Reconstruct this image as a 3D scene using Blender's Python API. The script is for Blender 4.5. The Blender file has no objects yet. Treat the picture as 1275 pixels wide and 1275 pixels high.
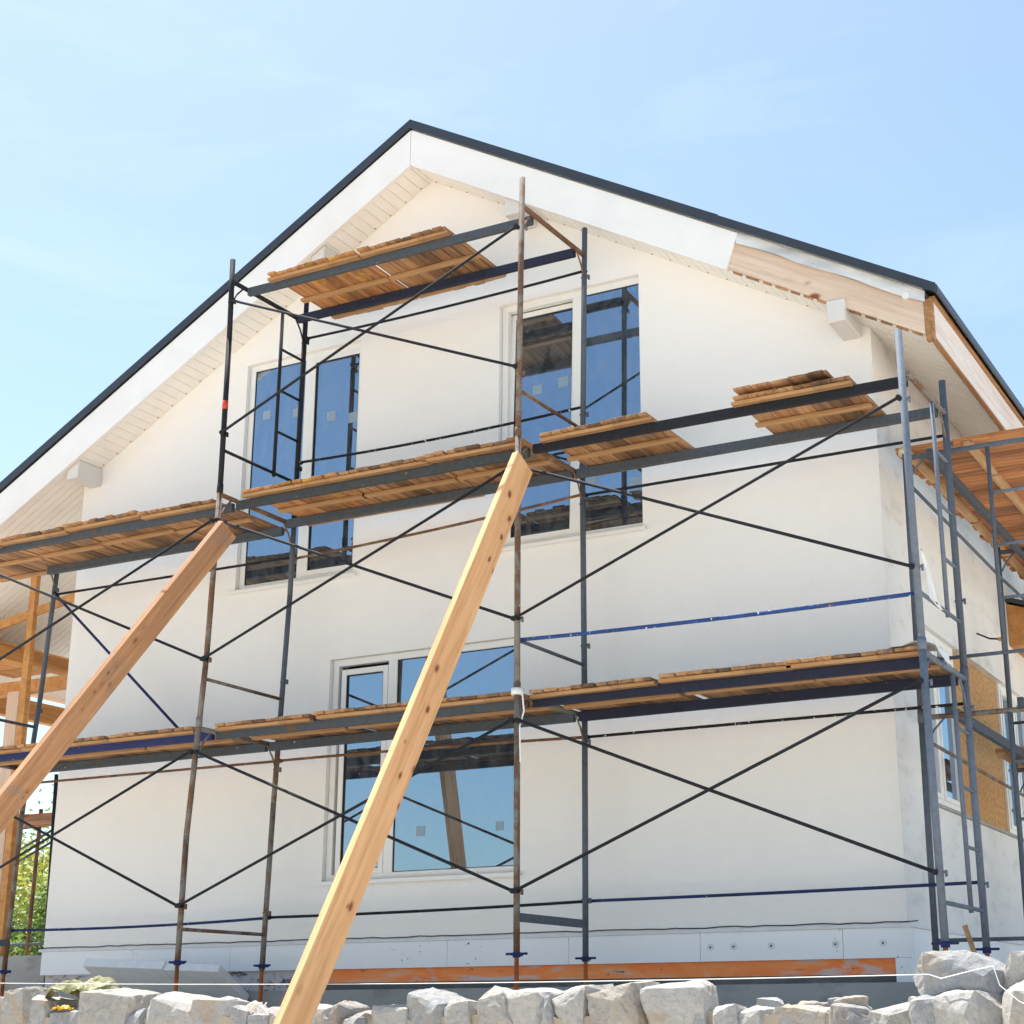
import bpy, bmesh, math, random
from mathutils import Vector, Matrix, noise
random.seed(11)
R = math.radians
scene = bpy.context.scene
COL = scene.collection

# ---------------------------------------------------------------- node helpers
def newmat(name):
    m = bpy.data.materials.new(name); m.use_nodes = True
    nt = m.node_tree; b = nt.nodes['Principled BSDF']
    return m, nt, b
def N(nt, kind, **kw):
    n = nt.nodes.new(kind)
    for k, v in kw.items():
        if k in n.inputs: n.inputs[k].default_value = v
        else: setattr(n, k, v)
    return n
def objco(nt, scale=(1, 1, 1), rot=(0, 0, 0)):
    tc = N(nt, 'ShaderNodeTexCoord'); mp = N(nt, 'ShaderNodeMapping')
    mp.inputs['Scale'].default_value = scale; mp.inputs['Rotation'].default_value = rot
    nt.links.new(tc.outputs['Object'], mp.inputs['Vector'])
    return mp.outputs['Vector']
def tex(nt, vec, scale, detail=4, rough=.55, dist=0):
    n = N(nt, 'ShaderNodeTexNoise'); n.inputs['Scale'].default_value = scale
    n.inputs['Detail'].default_value = detail; n.inputs['Roughness'].default_value = rough
    n.inputs['Distortion'].default_value = dist
    nt.links.new(vec, n.inputs['Vector']); return n.outputs['Fac']
def ramp(nt, fac, stops, interp='LINEAR'):
    r = N(nt, 'ShaderNodeValToRGB'); cr = r.color_ramp; cr.interpolation = interp
    while len(cr.elements) < len(stops): cr.elements.new(.5)
    for e, (p, c) in zip(cr.elements, stops):
        e.position = p; e.color = (c[0], c[1], c[2], 1) if isinstance(c, tuple) else (c, c, c, 1)
    nt.links.new(fac, r.inputs['Fac']); return r.outputs['Color']
def mix(nt, fac, a, b, mode='MIX'):
    n = N(nt, 'ShaderNodeMix', data_type='RGBA', blend_type=mode)
    for s, v in ((n.inputs[0], fac), (n.inputs[6], a), (n.inputs[7], b)):
        if hasattr(v, 'links') or hasattr(v, 'is_linked'): nt.links.new(v, s)
        elif isinstance(v, tuple): s.default_value = (v[0], v[1], v[2], 1)
        else: s.default_value = v
    return n.outputs[2]
def bump(nt, b, h, strength=.3, dist=.01):
    n = N(nt, 'ShaderNodeBump'); n.inputs['Strength'].default_value = strength; n.inputs['Distance'].default_value = dist
    nt.links.new(h, n.inputs['Height']); nt.links.new(n.outputs['Normal'], b.inputs['Normal'])
def island(nt):
    return N(nt, 'ShaderNodeNewGeometry').outputs['Random Per Island']
L = lambda nt, a, b: nt.links.new(a, b)

# ---------------------------------------------------------------- materials
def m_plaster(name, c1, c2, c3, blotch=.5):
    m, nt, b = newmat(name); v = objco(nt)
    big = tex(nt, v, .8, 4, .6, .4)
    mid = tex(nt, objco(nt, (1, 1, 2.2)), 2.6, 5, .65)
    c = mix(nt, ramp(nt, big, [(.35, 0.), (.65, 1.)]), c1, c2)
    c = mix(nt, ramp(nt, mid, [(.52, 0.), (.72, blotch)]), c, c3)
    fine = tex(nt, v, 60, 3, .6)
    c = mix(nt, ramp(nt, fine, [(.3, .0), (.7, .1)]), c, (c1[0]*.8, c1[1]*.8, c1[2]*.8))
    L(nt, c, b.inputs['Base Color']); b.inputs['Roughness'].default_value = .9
    h = mix(nt, .35, tex(nt, v, 140, 2, .6), tex(nt, v, 3, 3, .5))
    bump(nt, b, h, .35, .012)
    return m
def m_wood(name, c1, c2, c3, axis='y', knots=0, fine=1., rough=.75, islandvar=.5, stain=None, offs=0, rotm=(0, 0, 0)):
    """grain runs along the given object axis"""
    m, nt, b = newmat(name)
    s = {'x': (.6, 12, 12), 'y': (12, .6, 12), 'z': (12, 12, .6)}[axis]
    tc = N(nt, 'ShaderNodeTexCoord'); isl = island(nt)
    add = N(nt, 'ShaderNodeVectorMath', operation='ADD')
    comb = N(nt, 'ShaderNodeCombineXYZ'); mul = N(nt, 'ShaderNodeMath', operation='MULTIPLY'); mul.inputs[1].default_value = 37.
    L(nt, isl, mul.inputs[0])
    for i in range(3): L(nt, mul.outputs[0], comb.inputs[i])
    L(nt, tc.outputs['Object'], add.inputs[0]); L(nt, comb.outputs[0], add.inputs[1])
    mp = N(nt, 'ShaderNodeMapping'); mp.inputs['Scale'].default_value = s
    rt = N(nt, 'ShaderNodeMapping'); rt.inputs['Rotation'].default_value = rotm; L(nt, add.outputs[0], rt.inputs['Vector']); L(nt, rt.outputs['Vector'], mp.inputs['Vector'])
    g = tex(nt, mp.outputs['Vector'], 1.6 * fine, 6, .6, .7)
    c = ramp(nt, g, [(.3, c1), (.5, c2), (.68, c3)])
    g2 = tex(nt, mp.outputs['Vector'], 9 * fine, 3, .6)
    c = mix(nt, ramp(nt, g2, [(.5, 0.), (.75, .45)]), c, (c3[0]*.7, c3[1]*.65, c3[2]*.6))
    # board-to-board colour
    hsv = N(nt, 'ShaderNodeHueSaturation')
    val = N(nt, 'ShaderNodeMapRange'); val.inputs['To Min'].default_value = 1 - islandvar; val.inputs['To Max'].default_value = 1 + islandvar*.55
    L(nt, isl, val.inputs['Value']); L(nt, val.outputs[0], hsv.inputs['Value']); L(nt, c, hsv.inputs['Color'])
    c = hsv.outputs['Color']
    if stain:
        st = tex(nt, add.outputs[0], 2.3, 5, .7, .5)
        c = mix(nt, ramp(nt, st, [(.56, 0.), (.7, .8)]), c, stain)
    if knots:
        ks = {'x': (2.6, .01, 4), 'y': (.01, 2.6, 4), 'z': (4.5, .01, 2.6)}[axis]
        mk = N(nt, 'ShaderNodeMapping'); mk.inputs['Scale'].default_value = ks; mk.inputs['Location'].default_value = (offs, offs*.7, offs*1.3)
        L(nt, tc.outputs['Object'], mk.inputs['Vector'])
        warp = N(nt, 'ShaderNodeTexNoise'); warp.inputs['Scale'].default_value = 3.
        L(nt, mk.outputs['Vector'], warp.inputs['Vector'])
        vm = N(nt, 'ShaderNodeVectorMath', operation='MULTIPLY_ADD'); vm.inputs[1].default_value = (.12, .12, .12)
        L(nt, warp.outputs['Color'], vm.inputs[0]); L(nt, mk.outputs['Vector'], vm.inputs[2])
        vo = N(nt, 'ShaderNodeTexVoronoi'); vo.inputs['Scale'].default_value = knots; L(nt, vm.outputs[0], vo.inputs['Vector'])
        sep = N(nt, 'ShaderNodeSeparateColor'); L(nt, vo.outputs['Color'], sep.inputs[0])
        gate = ramp(nt, sep.outputs[0], [(.46, 0.), (.50, 1.)])
        sz = N(nt, 'ShaderNodeMapRange'); sz.inputs['To Min'].default_value = .7; sz.inputs['To Max'].default_value = 2.2; L(nt, sep.outputs[1], sz.inputs['Value'])
        dm = N(nt, 'ShaderNodeMath', operation='MULTIPLY'); L(nt, vo.outputs['Distance'], dm.inputs[0]); L(nt, sz.outputs[0], dm.inputs[1])
        kn = mix(nt, 1., ramp(nt, dm.outputs[0], [(.12, 1.), (.17, .7), (.24, .12), (.42, 0.)]), gate, 'MULTIPLY')
        c = mix(nt, kn, c, (.24, .07, .025))
    L(nt, c, b.inputs['Base Color']); b.inputs['Roughness'].default_value = rough
    bump(nt, b, g2, .3, .004)
    return m
def m_metal(name, base, rust=.4, dots=.0, rough=.72, rustc=(.16, .085, .05), spot=(.7, .68, .62)):
    m, nt, b = newmat(name); v = objco(nt)
    n1 = tex(nt, v, 5, 6, .7, .6); lo = .72 - rust*.42
    c = mix(nt, ramp(nt, n1, [(lo, 0.), (lo + .1, 1.)]), base, rustc)
    n2 = tex(nt, v, 22, 4, .7)
    c = mix(nt, ramp(nt, n2, [(.45, 0.), (.75, .5)]), c, (base[0]*.45, base[1]*.45, base[2]*.45))
    if dots:
        vo = tex(nt, v, 34, 2, .5); t = .80 - dots*.16
        c = mix(nt, ramp(nt, vo, [(t, 0.), (t + .03, 1.)]), c, spot)
    L(nt, c, b.inputs['Base Color']); b.inputs['Roughness'].default_value = rough; b.inputs['Specular IOR Level'].default_value = .16
    bump(nt, b, n2, .3, .003)
    return m
def m_plain(name, c, rough=.5, var=.08, scale=9, metallic=0):
    m, nt, b = newmat(name); v = objco(nt)
    n = tex(nt, v, scale, 4, .6)
    d = tuple(x*(1 - var*2) for x in c)
    L(nt, mix(nt, ramp(nt, n, [(.4, 0.), (.7, 1.)]), c, d), b.inputs['Base Color'])
    b.inputs['Roughness'].default_value = rough; b.inputs['Metallic'].default_value = metallic
    bump(nt, b, n, .15, .004)
    return m

M = {}
M['plaster'] = m_plaster('facade_plaster', (.875, .86, .835), (.86, .845, .825), (.82, .81, .80), .35)
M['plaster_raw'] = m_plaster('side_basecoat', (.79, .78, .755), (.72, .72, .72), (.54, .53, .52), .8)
M['pvc'] = m_plain('white_plastic', (.84, .83, .80), .35, .02)
M['barge'] = m_plain('white_cladding', (.84, .835, .825), .45, .025, 3)
M['soffit'] = m_plain('cream_soffit', (.90, .875, .82), .5, .03, 4)
M['purlin'] = m_plaster('painted_timber', (.74, .73, .70), (.66, .65, .64), (.6, .6, .6), .4)
M['roof'] = m_plain('anthracite_metal', (.035, .042, .055), .4, .1, 5)
M['rawbarge'] = m_wood('raw_barge_wood', (.76, .62, .50), (.70, .55, .43), (.58, .43, .33), 'x', 2.2, .5, islandvar=.03, rotm=(0, R(-30), 0))
M['membrane'] = m_plain('roof_membrane', (.74, .75, .74), .45, .08, 3)
M['fascia'] = m_wood('limewashed_board', (.80, .75, .71), (.76, .70, .66), (.62, .50, .42), 'y', 1.2, .5, islandvar=.1)
M['rawbrown'] = m_wood('raw_edge_wood', (.50, .27, .12), (.40, .20, .08), (.27, .12, .05), 'y', 0, 1)
M['deck'] = m_wood('deck_boards', (.43, .245, .115), (.30, .150, .062), (.12, .06, .03), 'y', 0, 1, islandvar=.6, stain=(.13, .095, .07))
M['deckb'] = m_wood('deck_boards_painted', (.54, .27, .105), (.38, .165, .058), (.17, .07, .028), 'y', 0, 1, islandvar=.4, stain=(.62, .36, .02))
M['batten'] = m_wood('deck_batten', (.50, .30, .14), (.38, .21, .09), (.20, .105, .05), 'x', 0, 1, islandvar=.3, stain=(.18, .11, .07))
M['pine'] = m_wood('fresh_pine', (.85, .51, .265), (.77, .425, .20), (.64, .32, .135), 'z', 2.7, .45, islandvar=.02)
M['pineold'] = m_wood('weathered_pine', (.66, .37, .19), (.54, .28, .135), (.36, .18, .095), 'z', 2.6, .5, islandvar=.02, stain=(.30, .22, .17), offs=3.1)
M['porch'] = m_wood('orange_timber', (.62, .31, .10), (.52, .24, .07), (.38, .16, .05), 'y', 0, .6, islandvar=.2)
M['porchz'] = m_wood('pink_timber', (.66, .50, .40), (.60, .43, .33), (.50, .34, .24), 'z', 0, .5, islandvar=.1)
M['osb'] = m_plain('osb_sheet', (.60, .33, .12), .8, .25, 26)
M['rusty'] = m_metal('rusty_tube', (.21, .195, .175), .62, .5)
M['grey'] = m_metal('grey_tube', (.105, .125, .155), .22, .25)
M['light'] = m_metal('light_grey_tube', (.155, .185, .235), .12, .2)
M['dark'] = m_metal('dark_tube', (.022, .024, .03), .12, .1)
M['spat'] = m_metal('splattered_tube', (.022, .022, .026), .15, .9)
M['brown'] = m_metal('brown_rail', (.26, .15, .085), .7, .1)
M['blue'] = m_metal('blue_tube', (.030, .042, .13), .25, .45)
M['brightblue'] = m_metal('bright_blue_tube', (.035, .08, .25), .3, .9)
M['navy'] = m_metal('navy_beam', (.026, .030, .055), .15, .25)
M['beam'] = m_metal('grey_beam', (.075, .088, .105), .3, .25)
M['beamy'] = m_metal('splashed_beam', (.06, .068, .075), .3, .6, spot=(.55, .45, .08))
M['screw'] = m_metal('orange_screw', (.42, .12, .03), .5, .0, rustc=(.2, .07, .03))
M['red'] = m_plain('red_tape', (.6, .06, .03), .5)
M['white'] = m_plain('white_plastic_wrap', (.78, .78, .76), .4, .05)
M['yellow'] = m_plain('yellow_plastic', (.70, .42, .03), .5)
M['xps'] = m_plain('white_insulation', (.70, .72, .75), .6, .05, 12)
M['string'] = m_plain('string', (.8, .8, .78), .6)
M['tarp'] = m_plain('olive_tarp', (.30, .30, .14), .6, .3, 12)
M['concrete'] = m_plaster('concrete', (.40, .385, .365), (.31, .30, .29), (.20, .195, .19), .8)
M['black'] = m_plain('dark_rubber', (.015, .015, .017), .6)
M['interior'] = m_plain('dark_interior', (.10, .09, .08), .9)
M['sticker'] = m_plain('pane_sticker', (.27, .38, .47), .6)

def glassmat():
    m, nt, b = newmat('window_glass')
    out = nt.nodes['Material Output']
    lw = N(nt, 'ShaderNodeFresnel'); lw.inputs['IOR'].default_value = 1.6
    mr = N(nt, 'ShaderNodeMapRange'); mr.inputs['To Min'].default_value = .44; mr.inputs['To Max'].default_value = 1.
    mr.inputs['From Min'].default_value = 0; L(nt, lw.outputs[0], mr.inputs['Value'])
    g = N(nt, 'ShaderNodeBsdfGlossy'); g.inputs['Color'].default_value = (.58, .78, 1, 1); g.inputs['Roughness'].default_value = .006
    b.inputs['Base Color'].default_value = (.018, .02, .024, 1); b.inputs['Specular IOR Level'].default_value = 0
    b.inputs['Roughness'].default_value = .5
    v = objco(nt); w = tex(nt, v, .9, 1, .4)
    bp = N(nt, 'ShaderNodeBump'); bp.inputs['Strength'].default_value = .05; bp.inputs['Distance'].default_value = .004
    L(nt, w, bp.inputs['Height']); L(nt, bp.outputs[0], g.inputs['Normal'])
    mx = N(nt, 'ShaderNodeMixShader'); L(nt, mr.outputs[0], mx.inputs[0]); L(nt, b.outputs[0], mx.inputs[1]); L(nt, g.outputs[0], mx.inputs[2])
    # thin film of dust and wiped smears
    d = N(nt, 'ShaderNodeBsdfDiffuse'); d.inputs['Color'].default_value = (.62, .64, .66, 1)
    sm = tex(nt, objco(nt, (2.2, 1, .8), (0, R(38), 0)), 4, 6, .75, 1.2)
    mx2 = N(nt, 'ShaderNodeMixShader'); L(nt, ramp(nt, sm, [(.40, .01), (.72, .14)]), mx2.inputs[0])
    L(nt, mx.outputs[0], mx2.inputs[1]); L(nt, d.outputs[0], mx2.inputs[2]); L(nt, mx2.outputs[0], out.inputs['Surface'])
    return m
M['glass'] = glassmat()
def foundmat():
    m, nt, b = newmat('orange_foundation'); v = objco(nt, (1, 1, 3.5))
    n1 = tex(nt, v, 1.3, 5, .6, .8)
    c = ramp(nt, n1, [(.36, (.58, .54, .54)), (.45, (.95, .34, .12)), (.58, (.95, .25, .06)), (.66, (.68, .50, .44))])
    n2 = tex(nt, v, 4, 6, .7, .5)
    c = mix(nt, ramp(nt, n2, [(.63, 0.), (.67, 1.)]), c, (.05, .05, .055))
    L(nt, c, b.inputs['Base Color']); b.inputs['Roughness'].default_value = .8
    return m
M['found'] = foundmat()
def foundgrey():
    m, nt, b = newmat('speckled_foundation'); v = objco(nt, (1, 1, 2))
    c = ramp(nt, tex(nt, v, 9, 7, .75, .6), [(.52, (.60, .55, .55)), (.57, (.22, .2, .2)), (.62, (.06, .06, .065)), (.68, (.45, .40, .40))])
    L(nt, c, b.inputs['Base Color']); b.inputs['Roughness'].default_value = .85; return m
M['foundg'] = foundgrey()
def xpsboard():
    m, nt, b = newmat('plinth_board'); v = objco(nt)
    n1 = tex(nt, v, 1., 4, .6)
    c = mix(nt, ramp(nt, n1, [(.4, 0.), (.65, 1.)]), (.86, .875, .90), (.82, .84, .87))
    n2 = tex(nt, v, 38, 2, .5); mk = tex(nt, v, .9, 2, .5)
    sp = ramp(nt, n2, [(.70, 0.), (.73, 1.)]); area = ramp(nt, mk, [(.60, 0.), (.64, 1.)])
    f = mix(nt, 1., sp, area, 'MULTIPLY')
    c = mix(nt, f, c, (.06, .06, .07))
    L(nt, c, b.inputs['Base Color']); b.inputs['Roughness'].default_value = .7
    bump(nt, b, n1, .2, .01)
    return m
M['plinth'] = xpsboard()
def stonemat():
    m, nt, b = newmat('limestone'); v = objco(nt); isl = island(nt)
    base = ramp(nt, isl, [(0., (.42, .395, .36)), (.2, (.33, .34, .36)), (.4, (.50, .48, .455)), (.6, (.40, .35, .29)), (.8, (.46, .445, .425)), (.95, (.28, .28, .29))], 'CONSTANT')
    n1 = tex(nt, v, 7, 7, .7, .8); n2 = tex(nt, v, 34, 7, .75, .3); n3 = tex(nt, v, 2.7, 5, .6, .5)
    c = mix(nt, ramp(nt, n1, [(.35, 0.), (.62, .5)]), base, (.52, .505, .48))
    c = mix(nt, ramp(nt, n2, [(.5, 0.), (.7, .55)]), c, (.20, .195, .19))
    c = mix(nt, ramp(nt, n3, [(.57, 0.), (.68, .55)]), c, (.46, .335, .21))
    L(nt, c, b.inputs['Base Color']); b.inputs['Roughness'].default_value = .9
    h = mix(nt, .5, n2, n1); bump(nt, b, h, 1., .03)
    return m
M['stone'] = stonemat()
M['mortar'] = m_plaster('mortar', (.38, .33, .27), (.46, .38, .28), (.22, .20, .18), .8)
def groundmat():
    m, nt, b = newmat('dusty_ground'); v = objco(nt)
    n1 = tex(nt, v, .6, 6, .6); n2 = tex(nt, v, 14, 6, .7)
    c = mix(nt, ramp(nt, n1, [(.35, 0.), (.65, 1.)]), (.66, .61, .53), (.58, .53, .46))
    c = mix(nt, ramp(nt, n2, [(.5, 0.), (.7, .6)]), c, (.40, .36, .30))
    L(nt, c, b.inputs['Base Color']); b.inputs['Roughness'].default_value = .95
    bump(nt, b, n2, .8, .03)
    return m
M['ground'] = groundmat()
def leafmat(name, c1, c2):
    m, nt, b = newmat(name); isl = island(nt)
    c = ramp(nt, isl, [(0., c1), (1., c2)])
    L(nt, c, b.inputs['Base Color']); b.inputs['Roughness'].default_value = .55
    tr = N(nt, 'ShaderNodeBsdfTranslucent'); L(nt, c, tr.inputs['Color'])
    mx = N(nt, 'ShaderNodeMixShader'); mx.inputs[0].default_value = .35
    L(nt, b.outputs[0], mx.inputs[1]); L(nt, tr.outputs[0], mx.inputs[2]); L(nt, mx.outputs[0], nt.nodes['Material Output'].inputs['Surface'])
    return m
M['leaf'] = leafmat('green_leaves', (.09, .17, .04), (.24, .34, .08))
M['leafy'] = leafmat('yellow_green_leaves', (.28, .32, .05), (.52, .48, .08))
M['bark'] = m_wood('bark', (.16, .12, .09), (.12, .09, .06), (.07, .05, .035), 'z')

# ---------------------------------------------------------------- mesh builder
# the house and its surroundings are drawn on a survey grid; SC turns grid units into metres about the survey point
SC = 1.0
PIV = Vector((11.106, -12.425, -.017))
def W(p): return PIV + (Vector(p) - PIV)*SC
class MB:
    def __init__(s): s.v = []; s.f = []
    def add(s, vs, fs):
        o = len(s.v); s.v += [Vector(p) for p in vs]; s.f += [[i + o for i in f] for f in fs]
    def box(s, x0, x1, y0, y1, z0, z1, mat=None):
        vs = [Vector((x, y, z)) for z in (z0, z1) for y in (y0, y1) for x in (x0, x1)]
        if mat: vs = [mat @ p for p in vs]
        s.add(vs, [(0, 2, 3, 1), (4, 5, 7, 6), (0, 1, 5, 4), (2, 6, 7, 3), (0, 4, 6, 2), (1, 3, 7, 5)])
    def tube(s, p, q, r, n=10, r2=None):
        p, q = Vector(p), Vector(q); d = (q - p).normalized()
        a = d.orthogonal().normalized(); b = d.cross(a); r2 = r if r2 is None else r2
        vs = []
        for c, rr in ((p, r), (q, r2)):
            for i in range(n):
                t = 2*math.pi*i/n; vs.append(c + a*math.cos(t)*rr + b*math.sin(t)*rr)
        fs = [(i, (i+1) % n, n + (i+1) % n, n + i) for i in range(n)]
        fs += [tuple(range(n-1, -1, -1)), tuple(range(n, 2*n))]
        s.add(vs, fs)
    def path(s, pts, r, n=8):
        for a, b in zip(pts[:-1], pts[1:]): s.tube(a, b, r, n)
    def bar(s, p, q, w, h, up=(0, 0, 1)):
        """rectangular bar between two points, width w (sideways), height h (along up)"""
        p, q = Vector(p), Vector(q); d = (q - p).normalized(); up = Vector(up)
        side = d.cross(up).normalized(); u = side.cross(d).normalized()
        vs = [c + side*sx*w/2 + u*sz*h/2 for c in (p, q) for sx, sz in ((-1, -1), (1, -1), (1, 1), (-1, 1))]
        s.add(vs, [(0, 1, 2, 3), (7, 6, 5, 4), (0, 4, 5, 1), (1, 5, 6, 2), (2, 6, 7, 3), (3, 7, 4, 0)])
    def prism(s, pts, y0, y1):
        """polygon pts (x,z) extruded along y"""
        n = len(pts)
        vs = [(x, y0, z) for x, z in pts] + [(x, y1, z) for x, z in pts]
        s.add(vs, [tuple(range(n)), tuple(range(2*n-1, n-1, -1))] + [(i, i + n, (i+1) % n + n, (i+1) % n) for i in range(n)])
    def build(s, name, mat, parent=None, off=None, smooth=False, bevel=0):
        o0 = Vector((0, 0, 0))
        if parent is not None: o0 = parent['_o'] if '_o' in parent.keys() else (0, 0, 0)
        o0 = Vector(o0)
        if parent is None and off is not None: o0 = W(off)
        me = bpy.data.meshes.new(name)
        me.from_pydata([W(p) - o0 for p in s.v], [], s.f)
        bm = bmesh.new(); bm.from_mesh(me)
        bmesh.ops.recalc_face_normals(bm, faces=bm.faces)
        if bevel: bmesh.ops.bevel(bm, geom=list(bm.edges), offset=bevel, segments=1, affect='EDGES')
        bm.to_mesh(me); bm.free()
        if smooth:
            for p in me.polygons: p.use_smooth = len(p.vertices) == 4
        me.materials.append(M[mat] if isinstance(mat, str) else mat)
        o = bpy.data.objects.new(name, me); COL.objects.link(o)
        if parent is not None: o.parent = parent
        else: o.location = o0
        o['_o'] = list(o0)
        return o
def tag(o, label, cat, group=None):
    o['label'] = label; o['category'] = cat
    if group: o['group'] = group
    return o
def thing(name, loc, label, cat, group=None):
    loc = W(loc); o = bpy.data.objects.new(name, None); COL.objects.link(o); o.location = loc; o['_o'] = list(loc)
    o.empty_display_size = .2
    return tag(o, label, cat, group)
def tubes(name, mat, parent, segs, r, n=10, label=None):
    m = MB()
    for p, q in segs: m.tube(p, q, r, n)
    o = m.build(name, mat, parent, smooth=True)
    if label: o['label'] = label
    return o

# ================================================================ HOUSE
SC = .9276
XL, XR, RX = -1.39, 7.528, 3.06
SL = .575
def soff(x): return 8.19 - SL*abs(x - RX)
def rooft(x): return 8.66 - SL*abs(x - RX)
BACK = 9.2
house = thing('house', (3.06, 4, 0), 'white plastered gabled house under construction behind the scaffolding', 'house')

# facade with real openings, pieces butted edge to edge
def facade():
    m = MB(); y0, y1 = 0., .3
    wins = [(.80, 2.25, 4.13, 6.60), (3.87, 5.36, 4.15, 6.62), (2.02, 4.10, 1.20, 3.30)]
    xs = sorted(set([XL, XR, RX] + [w[0] for w in wins] + [w[1] for w in wins]))
    for a, b in zip(xs[:-1], xs[1:]):
        ws = sorted([w for w in wins if w[0] <= a + 1e-6 and w[1] >= b - 1e-6], key=lambda w: w[2])
        z = .64
        for w in ws:
            m.box(a, b, y0, y1, z, w[2]); z = w[3]
        m.prism([(a, z), (b, z), (b, soff(b) + .06), (a, soff(a) + .06)], y0, y1)
    me = m.build('facade_wall', 'plaster', house)
    bm = bmesh.new(); bm.from_mesh(me.data)
    bmesh.ops.remove_doubles(bm, verts=bm.verts, dist=1e-4)
    # drop the internal faces shared by two neighbouring pieces
    seen = {}
    for f in bm.faces:
        k = tuple(sorted(v.index for v in f.verts)); seen.setdefault(k, []).append(f)
    kill = [f for fs in seen.values() if len(fs) > 1 for f in fs]
    bmesh.ops.delete(bm, geom=kill, context='FACES_ONLY')
    bm.to_mesh(me.data); bm.free()
facade()
# side wall towards the right, one long opening
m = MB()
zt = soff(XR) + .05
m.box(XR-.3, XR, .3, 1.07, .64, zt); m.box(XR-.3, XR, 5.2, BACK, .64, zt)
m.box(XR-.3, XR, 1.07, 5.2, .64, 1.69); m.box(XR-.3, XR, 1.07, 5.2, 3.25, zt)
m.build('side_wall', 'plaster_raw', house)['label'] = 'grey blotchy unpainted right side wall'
m = MB(); m.box(XR-.0, XR+.004, .0, .3, .64, zt); m.build('corner_return', 'plaster_raw', house)
m = MB(); m.box(XL, XL+.3, .3, BACK, .64, soff(XL)+.05); m.build('side_wall', 'plaster', house)
m = MB(); m.prism([(XL+.3, .64), (XR-.3, .64), (XR-.3, soff(XR-.3)), (RX, soff(RX)), (XL+.3, soff(XL+.3))], BACK-.3, BACK)
m.build('back_wall', 'plaster', house)
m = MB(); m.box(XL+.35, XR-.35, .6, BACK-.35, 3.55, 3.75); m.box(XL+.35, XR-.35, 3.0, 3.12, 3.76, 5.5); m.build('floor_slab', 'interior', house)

# plinth: ledge, insulation boards, painted strip, footing
m = MB()
m.box(XL-.03, XR+.035, -.035, .0, .645, .672); m.box(XR+.002, XR+.035, .0, BACK, .645, .672)
m.build('plinth_ledge', 'xps', house)
m = MB(); x = XL
rnd = random.Random(3)
for k in range(9):
    m.path([Vector((XL + k*1.0 + j*.125, -.012, .685 + rnd.uniform(-.005, .005))) for j in range(9)], .0045, 5)
m.build('tar_line', 'black', house)
m = MB()
x = XL
while x < XR:
    x2 = min(x + 1.2, XR + .018)
    m.box(x + .002, x2 - .002, -.018, .05, .42, .644); x = x2
m.box(XR-.05, XR+.018, .052, BACK, .24, .644); m.box(XR-.11, XR+.018, -.017, .05, .24, .418)
pb = m.build('plinth_board', 'plinth', house)
for xx in [-.6, 5.9, 6.1, 6.42, 6.95, 7.33]:
    m = MB(); m.tube((xx, -.019, .53), (xx, -.024, .53), .028, 14); m.build('fastener', 'xps', pb)
    m = MB(); m.tube((xx, -.024, .53), (xx, -.027, .53), .008, 8); m.build('fastener_pin', 'black', pb)
m = MB(); m.box(1.95, XR-.12, .03, .3, .30, .42); m.build('foundation', 'found', house)['label'] = 'orange painted foundation strip'
m = MB(); m.box(XL+.03, 1.948, .03, .3, .20, .42); m.build('foundation', 'foundg', house)['label'] = 'grey speckled foundation strip'
m = MB(); m.box(1.95, XR-.10, .032, .3, .20, .298); m.build('foundation', m_plaster('slate_coat', (.13, .135, .14), (.10, .105, .11), (.24, .23, .23), .8), house)['label'] = 'slate grey coating below the orange strip'
m = MB(); m.box(XL-.2, XR+.22, -.24, BACK, -.25, .235); m.build('footing', 'concrete', house)

# roof
def slab(m, xa, xb, y0, y1, za, zb, t):
    m.prism([(xa, za), (xb, zb), (xb, zb - t), (xa, za - t)], y0, y1)
EX, WX = 8.215, -4.45
m = MB()
slab(m, RX, EX, -.43, BACK+.5, rooft(RX), rooft(EX), .045)
slab(m, WX, RX, -.43, BACK+.5, rooft(WX), rooft(RX), .045)
roof = m.build('roof', 'roof', house)
m = MB()   # folded metal verge trims, the right one in two overlapping lengths
m.prism([(RX, rooft(RX)+.014), (6.35, rooft(6.35)+.014), (6.35, rooft(6.35)-.085), (RX, rooft(RX)-.085)], -.445, -.432)
m.build('verge_trim', 'roof', roof)
m = MB(); m.prism([(6.28, rooft(6.28)+.002), (EX+.01, rooft(EX)-.004), (EX+.01, rooft(EX)-.09), (6.28, rooft(6.28)-.085)], -.46, -.447)
m.build('verge_trim', 'roof', roof)
m = MB(); m.prism([(WX, rooft(WX)+.014), (RX, rooft(RX)+.014), (RX, rooft(RX)-.085), (WX, rooft(WX)-.085)], -.445, -.432)
m.build('verge_trim', 'roof', roof)
m = MB(); m.box(EX-.004, EX+.012, -.43, BACK+.5, rooft(EX)-.075, rooft(EX)-.004); m.build('drip_edge', 'roof', roof)
# insulated core between roof sheet and soffit so no light leaks
m = MB()
slab(m, RX, 8.09, -.36, BACK+.45, rooft(RX)-.05, rooft(8.09)-.05, .38)
slab(m, WX+.1, RX, -.36, BACK+.45, rooft(WX+.1)-.05, rooft(RX)-.05, .38)
m.build('rafter_layer', 'soffit', house)

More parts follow.
